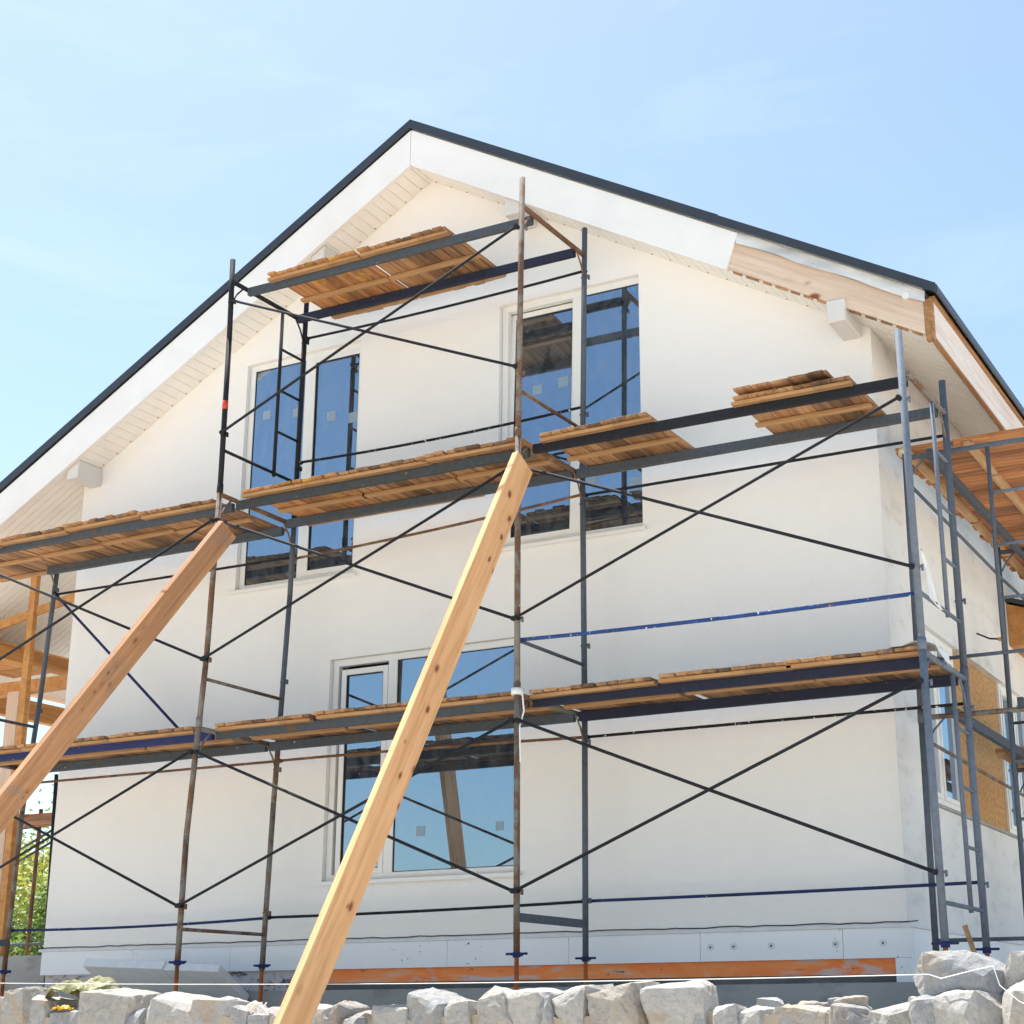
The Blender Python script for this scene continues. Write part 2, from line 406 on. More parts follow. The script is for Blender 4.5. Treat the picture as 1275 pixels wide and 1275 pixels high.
# barge boards
def barge(m, xa, xb, top, bot, y0, y1):
    m.prism([(xa, 8.66-SL*abs(xa-RX)-top), (xb, 8.66-SL*abs(xb-RX)-top), (xb, 8.66-SL*abs(xb-RX)-bot), (xa, 8.66-SL*abs(xa-RX)-bot)], y0, y1)
m = MB(); m.prism([(RX+.003, rooft(RX)-.10), (6.52, rooft(6.52)-.10), (6.40, rooft(6.40)-.495), (RX+.003, 8.165)], -.42, -.375)
m.build('barge_board', 'barge', house)['label'] = 'white cladding board on the right slope of the gable'
m = MB(); m.prism([(WX+.02, rooft(WX)-.10), (RX-.003, rooft(RX)-.10), (RX-.003, 8.165), (WX+.02, rooft(WX)-.495)], -.42, -.375)
m.build('barge_board', 'barge', house)['label'] = 'white cladding board on the left slope of the gable'
m = MB(); barge(m, 6.40, 8.10, .19, .475, -.395, -.365)
m.build('barge_board', 'rawbarge', house)['label'] = 'bare pine barge board at the lower right of the gable'
m = MB(); m.box(8.105, 8.17, -.40, -.34, rooft(8.17)-.49, rooft(8.17)-.13); m.build('corner_post', 'rawbrown', house)
# crumpled membrane above the bare board
me_ = MB(); nx, nz = 70, 5; rnd = random.Random(5)
vs = []
for j in range(nz):
    for i in range(nx):
        t = i/(nx-1); x = 6.50 + t*1.62
        zz = rooft(x) - .085 - j/(nz-1)*(.115 + .008*math.sin(x*9))
        vs.append((x, -.402 - .022*noise.noise((x*4 + zz*5, zz*7, 3)) - .003*noise.noise((x*14, zz*14, 9)) - .006*j, zz))
fs = [(j*nx+i, j*nx+i+1, (j+1)*nx+i+1, (j+1)*nx+i) for j in range(nz-1) for i in range(nx-1)]
me_.add(vs, fs); me_.build('membrane', 'membrane', house)
m = MB(); m.tube((7.965, -.397, 5.65), (7.965, -.425, 5.65), .032, 20); m.build('anchor_disc', 'white', house)
m = MB(); rnd = random.Random(8)
x = 6.45
while x < 8.0:
    w = rnd.uniform(.07, .12); m.prism([(x, rooft(x)-.478), (x+w, rooft(x+w)-.478), (x+w, rooft(x+w)-.497), (x, rooft(x)-.497)], -.385, -.37); x += w + .035
m.build('board_ends', 'rawbrown', house)

# soffits of separate tongued boards
def soffit_run(xa, xb, y0, y1, along, w):
    """along='y': boards run along y and repeat up the slope; 'x': boards run down the slope"""
    m = MB(); t = .018; g = .005 if along == 'y' else (.016 if xa == XR else .006)
    if along == 'y':
        x = min(xa, xb); e = max(xa, xb)
        while x < e:
            x2 = min(x + w, e)
            m.prism([(x+g/2, soff(x+g/2)), (x2-g/2, soff(x2-g/2)), (x2-g/2, soff(x2-g/2)+t), (x+g/2, soff(x+g/2)+t)], y0, y1); x = x2
    else:
        y = y0; a, b = min(xa, xb), max(xa, xb)
        while y < y1:
            y2 = min(y + w, y1)
            m.prism([(a, soff(a)), (b, soff(b)), (b, soff(b)+t), (a, soff(a)+t)], y+g/2, y2-g/2); y = y2
    return m
for (xa, xb, y0, y1, al, lb) in [(RX, XR, -.374, .0, 'y', 'soffit boards under the right slope of the gable'), (XL, RX, -.374, .0, 'y', 'soffit boards under the left slope of the gable'),
                             (XR, 8.10, -.36, BACK+.4, 'x', 'ribbed cream soffit under the right eave'), (XL, WX+.1, -.374, BACK+.4, 'x', 'wide cream soffit under the left porch roof')]:
    soffit_run(xa, xb, y0, y1, al, .092).build('soffit', 'soffit', house)['label'] = lb
# screw heads along the soffit edge
x = XL + .1
while x < XR - .05:
    m = MB(); m.tube((x, -.03, soff(x)+.002), (x, -.03, soff(x)-.004), .0085, 6); m.build('soffit_screw', 'rawbrown', house); x += .184
# eave fascia on the right
m = MB(); zf = rooft(8.17)
m.box(8.135, 8.165, -.335, BACK+.45, zf-.46, zf-.135); f_ = m.build('fascia', 'fascia', house)
m = MB(); m.box(8.13, 8.18, -.335, BACK+.45, zf-.132, zf-.085); m.box(8.135, 8.172, -.335, BACK+.45, zf-.485, zf-.462); m.build('fascia_edge', 'rawbrown', f_)
# purlin ends
for cx in (7.37, 4.20, 1.92, -1.22):
    s = soff(cx); m = MB()
    m.box(cx-.08, cx+.08, -.36 if cx < 7 else -.43, 0, s-.17, s+.03)
    m.build('purlin', 'purlin', house, bevel=.006)

# windows
def ring(m, x0, x1, z0, z1, w, y0, y1, mat=None):
    m.box(x0, x0+w, y0, y1, z0, z1, mat); m.box(x1-w, x1, y0, y1, z0, z1, mat)
    m.box(x0+w, x1-w, y0, y1, z0, z0+w, mat); m.box(x0+w, x1-w, y0, y1, z1-w, z1, mat)
def window(x0, x1, z0, z1, mull, panes, sash, stick, label, sill=(.07, .03)):
    """x0..x1 outer frame; mull (xa,xb); panes list; sash list of (xa,xb,za,zb,tilt)"""
    m = MB(); y0, y1 = .05, .12
    ring(m, x0, x1, z0, z1, .065, y0, y1)
    m.box(mull[0], mull[1], y0, y1, z0+.065, z1-.065)
    w = m.build('window', 'pvc', house, bevel=.004); w['label'] = label
    mats = {}
    for k, (a, b, c, d, tilt) in enumerate(sash):
        T = Matrix.Translation((0, .09, c)) @ Matrix.Rotation(R(-tilt), 4, 'X') @ Matrix.Translation((0, -.09, -c)) if tilt else None
        m = MB(); ring(m, a, b, c, d, .055, .042, .10, T); m.build('sash', 'pvc', w, bevel=.003); mats[k] = T
        m = MB(); ring(m, a+.055, b-.055, c+.055, d-.055, .007, .050, .070, T); m.build('gasket', 'black', w)
    for (a, b, c, d, k) in panes:
        T = mats.get(k); m = MB(); m.box(a, b, .068, .074, c, d, T); m.build('pane', 'glass', w)
        if k is None:
            m = MB(); ring(m, a, b, c, d, .007, .060, .067); m.build('gasket', 'black', w)
    for (cx, cz, s, k) in stick:
        T = mats.get(k); m = MB(); m.box(cx-s/2, cx+s/2, .0655, .0672, cz-s/2, cz+s/2, T); m.build('sticker', 'sticker', w)
    m = MB(); m.box(x0-.08, x1+(-.03), -.045, .05, z0-.014, z0+.0); m.box(x0-.08, x1-.03, -.045, -.040, z0-.035, z0-.014); m.build('sill', 'pvc', w)
    if tilt_any(sash):
        m = MB(); m.box(x0, mull[0], .30, .31, z0, z1); m.build('dark_backing', 'interior', w)  # dark sheet added behind the tilted sash, standing in for the unlit room
    return w
def tilt_any(s): return any(q[4] for q in s)
window(.803, 2.32, 4.13, 6.60, (1.52, 1.60), [(.865, 1.52, 4.195, 6.535, None), (1.655, 2.20, 4.25, 6.48, 0)],
       [(1.60, 2.255, 4.195, 6.535, 0)], [(1.03, 6.02, .10, None), (1.42, 5.98, .10, None), (1.86, 5.86, .11, 0), (2.13, 5.80, .11, 0)], 'upper left window with a tall fixed pane and a narrow sash')
window(3.873, 5.43, 4.15, 6.62, (4.64, 4.74), [(3.985, 4.60, 4.26, 6.50, 0), (4.74, 5.365, 4.215, 6.555, None)],
       [(3.925, 4.655, 4.205, 6.555, 2.2)], [(4.22, 5.72, .10, 0), (4.50, 5.75, .11, 0), (4.82, 4.72, .12, None), (5.27, 4.60, .12, None)], 'upper right window with its left sash tilted open')
window(2.023, 4.18, 1.20, 3.30, (2.66, 2.76), [(2.185, 2.605, 1.31, 3.14, 0), (2.76, 4.115, 1.265, 3.235, None)],
       [(2.13, 2.66, 1.255, 3.195, 0)], [(2.27, 2.78, .07, 0), (2.46, 2.78, .07, 0), (3.05, 1.62, .09, None), (3.88, 1.62, .08, None)], 'wide ground floor window with narrow left sash')
# side openings
def sidewin(y0, y1, z0, z1, mulls, label):
    m = MB(); x0, x1 = XR-.12, XR-.05
    for a, b, c, d in ((y0, y0+.06, z0, z1), (y1-.06, y1, z0, z1), (y0+.06, y1-.06, z0, z0+.06), (y0+.06, y1-.06, z1-.06, z1)): m.box(x0, x1, a, b, c, d)
    for q in mulls: m.box(x0, x1, q-.05, q+.05, z0+.06, z1-.06)
    w = m.build('window', 'pvc', house); w['label'] = label
    e = [y0+.06] + [v for q in mulls for v in (q-.05, q+.05)] + [y1-.06]
    for a, b in zip(e[::2], e[1::2]):
        m = MB()
        for aa, bb, cc, dd in ((a, a+.045, z0+.06, z1-.06), (b-.045, b, z0+.06, z1-.06), (a+.045, b-.045, z0+.06, z0+.105), (a+.045, b-.045, z1-.105, z1-.06)): m.box(x0+.01, x1+.01, aa+.001, bb-.001, cc+.001, dd-.001)
        m.build('sash', 'pvc', w)
        m = MB(); m.box(x0+.03, x0+.04, a+.045, b-.045, z0+.1, z1-.1); m.build('pane', 'glass', w)
    return w
sidewin(1.07, 2.20, 1.72, 3.25, [1.5], 'white window at the near end of the side opening')
sidewin(3.98, 5.20, 1.72, 3.25, [4.6], 'white window at the far end of the side opening')
m = MB(); m.box(XR-.09, XR-.075, 2.205, 3.975, 1.70, 3.245); m.build('osb_panel', 'osb', house)
m = MB(); m.box(XR-.1, XR+.03, 1.05, 5.22, 1.675, 1.70); m.build('sill', 'concrete', house)
# small lean-to canopy further along the side wall
m = MB(); m.prism([(XR+.004, 4.25), (XR+.9, 3.95), (XR+.9, 3.90), (XR+.004, 4.20)], 4.4, 8.5); cn = m.build('canopy', 'roof', house)
m = MB(); m.prism([(XR+.004, 4.18), (XR+.85, 3.90), (XR+.85, 3.72), (XR+.004, 3.72)], 4.45, 8.4); m.build('canopy_boards', 'porch', cn)

# porch timbers at the left (part of the house)
m = MB(); m.box(-3.16, -2.98, .85, 1.03, 0, 3.62); m.build('porch_column', 'porchz', house)
m = MB(); m.box(-2.51, -2.42, .42, .48, 0, 4.85); m.build('porch_post', 'porch', house)
m = MB(); m.box(-4.40, -1.42, .86, 1.0, 3.60, 3.74); m.box(-4.40, -4.26, -.2, 9.2, 3.62, 3.86)
m.box(-4.2, -1.42, 4.4, 4.55, 3.62, 3.80)
m.build('porch_beam', 'porch', house)
m = MB(); m.box(-2.95, -2.80, .25, 4.2, 3.90, 4.05)
for k in range(4): m.box(-4.15, -2.80, .25+k*.4, .62+k*.4, 4.055, 4.085)
m.build('porch_joist', 'porch', house)
m = MB(); m.bar((-4.4, .3, 3.96), (-1.5, .55, 4.62), .03, .10); m.build('porch_brace', 'porch', house)
m = MB(); m.box(-7.0, XL-.21, .25, BACK, -.2, .63); m.build('porch_base', 'concrete', house)

# ================================================================ SCAFFOLDS
SC = 1.0
YF, YB = -2.264, -1.231
LV = [2.26, 4.26, 6.25]
scaf = thing('scaffold', (3.9, -1.75, 0), 'three storey steel frame scaffold along the front of the white house', 'scaffold')
RF = {0: [(.41, -.60), (2.26, -.52), (4.52, -.38)],
      1: [(.41, 2.322), (1.4, 2.33), (2.30, 2.385), (2.85, 2.42), (4.30, 2.452), (5.7, 2.45), (6.46, 2.434)],
      2: [(.41, 5.374), (2.3, 5.366), (4.3, 5.362), (6.50, 5.39)],
      3: [(.41, 8.406), (2.3, 8.392), (4.53, 8.379)]}
RB = {0: [(.41, -.617), (1.88, -.576), (2.95, -.483), (4.50, -.40)],
      1: [(.38, 2.344), (1.77, 2.38), (2.3, 2.40), (3.6, 2.448), (4.3, 2.456), (6.50, 2.479)],
      2: [(.40, 5.388), (2.3, 5.395), (4.3, 5.39), (6.51, 5.428)],
      3: [(.39, 8.410), (2.3, 8.404), (4.52, 8.404)]}
def X(tab, z):
    if z <= tab[0][0]: return tab[0][1]
    for (a, xa), (b, xb) in zip(tab[:-1], tab[1:]):
        if z <= b: return xa + (xb-xa)*(z-a)/(b-a)
    return tab[-1][1]
def post(tab, y, mat, r=.0235, parent=scaf, cuts=(2.30, 4.30), studs=(.85, 2.06, 2.83, 4.02, 4.80, 6.05), sgn=1):
    zs = [p[0] for p in tab]; top = zs[-1]
    edges = [zs[0]] + [c for c in cuts if c < top - .5] + [top]
    mats = mat if isinstance(mat, (list, tuple)) else [mat]*9
    for k, (a, b) in enumerate(zip(edges[:-1], edges[1:])):
        pts = [a] + [z for z in zs if a + .02 < z < b - .02] + [b]
        m = MB()
        for p, q in zip(pts[:-1], pts[1:]): m.tube((X(tab, p), y, p), (X(tab, q), y, q), r, 14)
        if k: m.tube((X(tab, a), y, a - .03), (X(tab, a), y, a + .05), r + .004, 14)
        for s in studs:
            if a < s < b: m.tube((X(tab, s) - .03, y, s), (X(tab, s) + .045, y, s), .008, 6); m.box(X(tab, s)+.035, X(tab, s)+.048, y-.012, y+.012, s-.028, s+.012)
        m.build('post', mats[k], parent, smooth=True)
post(RF[0], YF, 'rusty'); post(RF[1], YF, ['rusty', 'rusty', 'dark']); post(RF[2], YF, ['rusty', 'rusty', 'rusty']); post(RF[3], YF, ['light', 'light'], .0255)
post(RB[0], YB, ['rusty', 'grey']); post(RB[1], YB, ['rusty', 'grey', 'dark']); post(RB[2], YB, ['grey', 'grey', 'grey']); post(RB[3], YB, ['light', 'grey'], .0255)
# base jacks
def jack(x, y, z=.42, parent=scaf):
    m = MB(); m.tube((x, y, .006), (x, y, z+.02), .0165, 12); m.box(x-.07, x+.07, y-.07, y+.07, -.002, .006)
    j = m.build('base_jack', 'screw', parent, smooth=True)
    m = MB(); m.tube((x, y, z-.025), (x, y, z+.012), .029, 12); m.tube((x-.085, y, z), (x+.085, y, z), .0085, 8); m.tube((x, y-.08, z-.006), (x, y+.08, z-.006), .0085, 8)
    m.build('jack_nut', 'blue', j, smooth=True)
for k in range(4): jack(RF[k][0][1], YF); jack(RB[k][0][1], YB)
# frames: transom, lower bar, gussets, ladder
def frame(k, lv, tmat, bmat, ladder=False, flat=False):
    z = LV[lv]; z0 = z - 2 + .41
    a, b = (X(RF[k], z), YF, z), (X(RB[k], z), YB, z)
    m = MB(); m.tube(a, b, .021, 12)
    for (p, s) in ((a, 1), (b, -1)):
        m.tube((p[0], p[1] + s*.02, z-.20), (p[0], p[1] + s*.075, z-.10), .008, 8)
        m.tube((p[0], p[1] + s*.075, z-.10), (p[0], p[1] + s*.16, z-.01), .008, 8)
    m.build('transom', tmat, scaf, smooth=True)
    if flat:
        m = MB(); m.bar((X(RF[k], z0), YF+.02, z0), (X(RB[k], z0), YB-.02, z0), .02, .06); m.build('lower_bar', bmat, scaf)
    else: tubes('lower_bar', bmat, scaf, [((X(RF[k], z0), YF, z0), (X(RB[k], z0), YB, z0))], .0145)
    if ladder:
        yl = -1.56; xt = lambda zz: X(RF[k], zz)*.32 + X(RB[k], zz)*.68
        l = tubes('ladder_rail', bmat, scaf, [((xt(z0), yl, z0-.03), (xt(z), yl, z))], .0165)
        for i in (1, 2, 3):
            zz = z0 + .4*i; tubes('rung', bmat, l, [((xt(zz), yl, zz), (X(RB[k], zz), YB, zz))], .0125)
frame(0, 0, 'rusty', 'grey', flat=True); frame(0, 1, 'rusty', 'grey')
frame(1, 0, 'rusty', 'rusty'); frame(1, 1, 'brown', 'rusty'); frame(1, 2, 'dark', 'dark', True)
frame(2, 0, 'rusty', 'grey', flat=True); frame(2, 1, 'brown', 'grey'); frame(2, 2, 'brown', 'brown')
frame(3, 0, 'light', 'light', True); frame(3, 1, 'rusty', 'light', True)
# red tape on the upper left upright
m = MB(); m.tube((2.4505, YF, 5.03), (2.4505, YF, 5.11), .0255, 14); m.build('red_band', 'red', scaf, smooth=True)
# cross braces
def brace(k, za, k2, zb, mat='dark', y=YF-.035, r=.012):
    a = (X(RF[k], za)+.02, y, za); b = (X(RF[k2], zb)-.02, y, zb)
    m = MB(); m.tube(a, b, r, 8)
    for p in (a, b): m.tube((p[0], y-.012, p[2]), (p[0], y+.03, p[2]), .019, 8)
    return m.build('cross_brace', mat, scaf, smooth=True)
for k in (0, 1, 2):
    for lo, hi in ((.85, 2.065), (2.83, 4.02)):
        brace(k, lo, k+1, hi, y=YF-.05); brace(k, hi, k+1, lo, y=YF-.03)
brace(1, 4.80, 2, 6.05, y=YF-.05); brace(1, 6.05, 2, 4.85, y=YF-.03)
tubes('cross_brace', 'blue', scaf, [((-.40, YB-.03, 3.98), (1.36, -1.30, 2.46))], .0135)['label'] = 'blue diagonal brace at the left end'
# ledgers on the back uprights (and one blue guard rail on the front)
def ledger(k, z1, z2, mat, sag=0., y=YB+.03, tab=RB, r=.012):
    a = Vector((X(tab[k], z1)+.01, y, z1)); b = Vector((X(tab[k+1], z2)-.01, y, z2)); pts = []
    for i in range(9):
        t = i/8; p = a.lerp(b, t); p.z -= sag*4*t*(1-t); pts.append(p)
    m = MB(); m.path(pts, r, 10)
    for p in (a, b): m.tube((p[0], y-.03, p[2]), (p[0], y+.02, p[2]), .018, 8)
    return m.build('ledger', mat, scaf, smooth=True)
ledger(0, .785, .808, 'blue', .02); ledger(1, .812, .84, 'dark', .01); ledger(2, .842, .862, 'blue', .005)
ledger(0, 2.14, 2.135, 'brown'); ledger(1, 2.137, 2.10, 'brown', -.01); ledger(2, 2.10, 2.093, 'spat')
ledger(1, 3.955, 4.11, 'brown', .02); ledger(2, 4.10, 4.10, 'dark')
ledger(1, 4.87, 4.88, 'spat', .03); ledger(1, 6.10, 6.125, 'dark', .02); ledger(0, 3.98, 3.97, 'dark')
ledger(2, 2.676, 2.66, 'brightblue', .015, YF+.03, RF, .0145)
# deck beams lying on the transoms
def beam(k, lv, y, mat, dz=0.):
    z = LV[lv] - .025 + dz; tab = RF if y < -1.7 else RB
    a, b = (X(tab[k], z)+.02, y, z), (X(tab[k+1], z)-.02, y, z)
    m = MB(); m.bar(a, b, .045, .075); o = m.build('deck_beam', mat, scaf, bevel=.004)
beam(1, 2, -2.05, 'beam'); beam(1, 2, -1.37, 'navy')
beam(0, 1, -2.05, 'beam', -.03); beam(0, 1, -1.36, 'beam', -.06)
beam(1, 1, -2.05, 'beamy', -.02); beam(1, 1, -1.36, 'beam')
beam(2, 1, -2.05, 'dark'); beam(2, 1, -1.36, 'beam')
beam(0, 0, -2.05, 'blue'); beam(0, 0, -1.36, 'beam')
beam(1, 0, -2.05, 'beam'); beam(1, 0, -1.36, 'beam')
beam(2, 0, -2.05, 'navy'); beam(2, 0, -1.36, 'navy')

# ---- deck panels
def panel(x0, x1, zt, label, mat='deck', seed=0, y0=-2.17, y1=-1.13, tilt=0., lift=0., bw=(.085, .125), battens=(.055, .52, .93), group='wooden deck panels lying on the front scaffold', rotz=0.):
    rnd = random.Random(seed); cx, cy = (x0+x1)/2, (y0+y1)/2; w = x1 - x0; d = y1 - y0
    o = thing('deck_panel', (cx, cy, zt), label, 'deck panel', group)
    o['_o'] = [0, 0, 0]
    m = MB(); x = -w/2
    while x < w/2 - .02:
        ww = min(rnd.uniform(*bw), w/2 - x)
        a, b = -d/2 - rnd.uniform(-.012, .02), d/2 + rnd.uniform(-.03, .03); t = rnd.uniform(.020, .025)
        T = Matrix.Translation((x+ww/2, 0, lift)) @ Matrix.Rotation(rnd.uniform(-.012, .012), 4, 'Z') @ Matrix.Rotation(rnd.uniform(-.02, .02), 4, 'Y')
        g = rnd.choice([.001, .002, .003, .006])
        m.box(-ww/2+g, ww/2-g, a, b, -t, 0, T); x += ww
    m.build('planking', mat, o, bevel=.002)
    for f in battens:
        yy = -d/2 + d*f; m = MB(); e0, e1 = rnd.uniform(-.03, .02), rnd.uniform(-.02, .03)
        m.box(-w/2+e0, w/2+e1, yy-.03, yy+.03, -.026-.026+lift, -.026+lift); m.build('batten', 'batten', o, bevel=.002)
    o.rotation_euler = (0, tilt, rotz)
    return o
D = [LV[0]+.045, LV[1]+.04, LV[2]+.045]
panel(2.76, 3.69, D[2], 'left of the two orange plank panels on the topmost scaffold level, yellow stain below', 'deckb', 1, tilt=-.006)
panel(3.71, 4.60, D[2]+.01, 'right of the two orange plank panels on the topmost scaffold level', 'deck', 2, tilt=-.012)
panel(-1.2, -.24, D[1]-.04, 'plank panel at the far left edge of the middle scaffold level', 'deck', 3)
panel(-.22, .56, D[1]-.03, 'plank panel on the middle level near the left edge of the scaffold', 'deck', 4)
panel(.57, 1.44, D[1]-.01, 'raised plank panel on the middle level, second left of the shorter strut top', 'deck', 5, tilt=-.01)
panel(1.46, 2.30, D[1]-.03, 'plank panel on the middle level just left of the shorter strut top', 'deck', 6)
panel(2.60, 3.50, D[1], 'plank panel with yellow smears on the middle level below the upper left window', 'deckb', 7)
panel(3.51, 4.43, D[1], 'plank panel on the middle level between the two upper windows', 'deck', 8)
panel(4.44, 5.34, D[1]+.012, 'plank panel on the middle level just left of the taller strut top', 'deck', 9)
panel(5.49, 6.42, D[1]+.012, 'plank panel on the middle level below the right pane of the upper right window', 'deck', 10, tilt=-.012)
panel(7.10, 7.99, D[1]+.01, 'lower of two stacked plank panels on the middle level near the right corner', 'deck', 11, bw=(.13, .17))
panel(7.12, 7.83, D[1]+.065, 'short narrow stack of planks lying on top of the panel near the right corner', 'deck', 12, y0=-2.20, y1=-1.75, battens=(.3, .8), tilt=-.01, bw=(.11, .17))
panel(-.75, .25, D[0], 'plank panel at the far left edge of the lowest level behind the short strut', 'deck', 13)
panel(.27, 1.28, D[0], 'plank panel on the lowest level right beside the short strut', 'deck', 14)
panel(1.30, 2.24, D[0], 'plank panel on the lowest level ending at the left rusty upright', 'deck', 15)
panel(2.47, 3.42, D[0], 'plank panel on the lowest level just right of the left rusty upright', 'deck', 16)
panel(3.46, 4.40, D[0]+.01, 'plank panel on the lowest level crossing the narrow sash of the wide window', 'deck', 17)
panel(4.41, 5.30, D[0]+.005, 'plank panel on the lowest level between the long strut and the middle upright', 'deck', 18)
panel(5.42, 6.40, D[0], 'plank panel on the lowest level just right of the middle upright', 'deck', 19, tilt=-.008)
panel(6.47, 7.42, D[0]+.012, 'plank panel on the lowest level after the gap, right of the middle upright', 'deck', 20)
panel(7.43, 8.36, D[0]+.016, 'plank panel at the right end of the lowest level below the white plastic', 'deck', 21)

# ---- scaffold on the right side of the house
SC = .945
XI, XO = 7.865, 8.90
side = thing('scaffold', (8.4, 1.2, 0), 'grey steel frame scaffold standing along the right side wall of the house', 'scaffold')
def sframe(y, post_i, post_o, lad=True, low=.43, xi=XI):
    tabi = [(low, xi-.02), (2.2, xi-.01), (4.30, xi+.005)]
    m = MB(); m.tube((xi-.02, y, low), (xi-.01, y, 2.16), .0245, 14); m.build('post', post_i[0], side, smooth=True)
    m = MB(); m.tube((xi-.01, y, 2.16), (xi+.005, y, 4.30), .0245, 14); m.tube((xi-.01, y, 2.12), (xi-.01, y, 2.22), .029, 14); m.build('post', post_i[1], side, smooth=True)
    m = MB(); m.tube((XO, y, low), (XO, y, 4.45), .0245, 14); m.build('post', post_o, side, smooth=True)
    for z, mm in ((4.25, 'grey'), (2.16, 'rusty')):
        tubes('transom', mm, side, [((xi, y, z), (XO, y, z))], .021)
        m = MB(); m.tube((xi+.02, y, z-.2), (xi+.08, y, z-.1), .008); m.tube((xi+.08, y, z-.1), (xi+.17, y, z-.01), .008); m.build('gusset', 'grey', side)
    for z in (2.60, .52): tubes('lower_bar', 'grey', side, [((xi, y, z), (XO, y, z))], .0145)
    if lad:
        for zb, zt_ in ((2.60, 4.25), (.52, 2.16)):
            l = tubes('ladder_rail', 'grey', side, [((8.52, y, zb), (8.52, y, zt_))], .0165)
            for i in (1, 2, 3): tubes('rung', 'light', l, [((8.52, y, zb+.42*i), (XO, y, zb+.42*i))], .0125)
sframe(-.42, ['grey', 'grey'], 'grey'); sframe(2.68, ['grey', 'grey'], 'grey', False); sframe(5.7, ['grey', 'grey'], 'grey', False)
for y in (-.42, 2.68): 
    for x in (XI-.02, XO): jack(x, y, .43, side)
m = MB(); m.tube((XI+.005, -.42, 4.28), (XI+.005, -.42, 4.335), .055, 18, .045); m.build('post_cap', m_plain('cream_cap', (.66, .60, .42), .5), side, smooth=True)
for z, mm in ((4.02, 'grey'), (1.98, 'rusty')):
    tubes('ledger', mm, side, [((XI+.03, -.42, z), (XI+.03, 2.68, z-.04)), ((XI+.03, 2.68, z-.04), (XI+.03, 5.7, z))], .0145)
for xx in (8.08, 8.62):
    for z in ((2.165,) if xx > 8.3 else (2.165, 4.2)):
        m = MB(); m.bar((xx, -.5, z+.035), (xx, 5.8, z+.035), .045, .075); m.build('deck_beam', 'beam', side)
# its decks: boards across, seen from below
def sdeck(y0, y1, z, label, seed, x0=7.76, x1=8.95):
    rnd = random.Random(seed); cx, cy = (x0+x1)/2, (y0+y1)/2
    global SC
    k = SC; o = thing('deck_panel', (cx, cy, z), label, 'deck panel', 'wooden deck panels lying on the side scaffold'); o['_o'] = [0, 0, 0]
    x0 *= k; x1 *= k; y0 *= k; y1 *= k; cy *= k; SC = 1.0
    m = MB(); y = y0 - cy; e = y1 - cy
    while y < e - .02:
        ww = min(rnd.uniform(.08, .13), e - y)
        T = Matrix.Translation((0, y+ww/2, 0)) @ Matrix.Rotation(rnd.uniform(-.012, .012), 4, 'Z')
        m.box(-(x1-x0)/2+rnd.uniform(-.03, .03), (x1-x0)/2, -ww/2+.002, ww/2-.002, -.024, 0, T); y += ww
    m.build('planking', M['deckx'], o, bevel=.002)
    for xx in (-.48, -.02, .46):
        m = MB(); m.box(xx-.035, xx+.035, y0-cy+.02, y1-cy-.02, -.052, -.026); m.build('batten', M['battenx'], o)
    SC = k
    return o
M['deckx'] = m_wood('side_deck_boards', (.56, .26, .09), (.40, .155, .05), (.19, .07, .028), 'x', 0, 1, islandvar=.4, stain=(.12, .07, .04))
M['battenx'] = m_wood('side_deck_batten', (.62, .40, .20), (.5, .3, .14), (.32, .18, .09), 'y', 0, 1, islandvar=.3)
sdeck(-.28, .62, 4.40, 'nearest underside of orange planks high on the side scaffold', 31)
sdeck(.64, 1.9, 4.40, 'second set of orange planks high on the side scaffold, with yellow smear', 32)
sdeck(1.92, 3.2, 4.40, 'third set of orange planks high on the side scaffold', 33)
sdeck(3.22, 4.6, 4.40, 'farthest set of orange planks high on the side scaffold', 34)
sdeck(2.2, 3.9, 2.30, 'dark planks low on the side scaffold in front of the board panel', 35, 7.78, 8.9)

# ---- scaffold behind the left end of the house
SC = .9276
left = thing('scaffold', (-2.4, 1.0, 0), 'thin rusty scaffold seen between the porch and the left wall corner', 'scaffold')
tubes('post', 'dark', left, [((-1.52, .16, .64), (-1.575, .15, 2.47))], .021)
tubes('post', 'brown', left, [((-3.66, 2.0, .64), (-3.64, 2.0, 2.43))], .024)
tubes('rail', 'dark', left, [((-4.3, 2.0, 2.2), (-1.5, 1.9, 2.28))], .012)
tubes('rail', 'grey', left, [((-4.3, 2.0, .85), (-1.5, 2.0, .86))], .016)
tubes('cable', 'black', left, [((-4.3, 1.95, 1.78), (-1.5, .3, 2.0)), ((-4.3, 1.9, 1.62), (-1.5, .28, 1.86))], .013)
m = MB()
for k in range(5): m.box(-3.7, -1.6, 1.1+k*.16, 1.24+k*.16, 2.20, 2.23)
m.build('planking', M['deckx'], left)

SC = 1.0
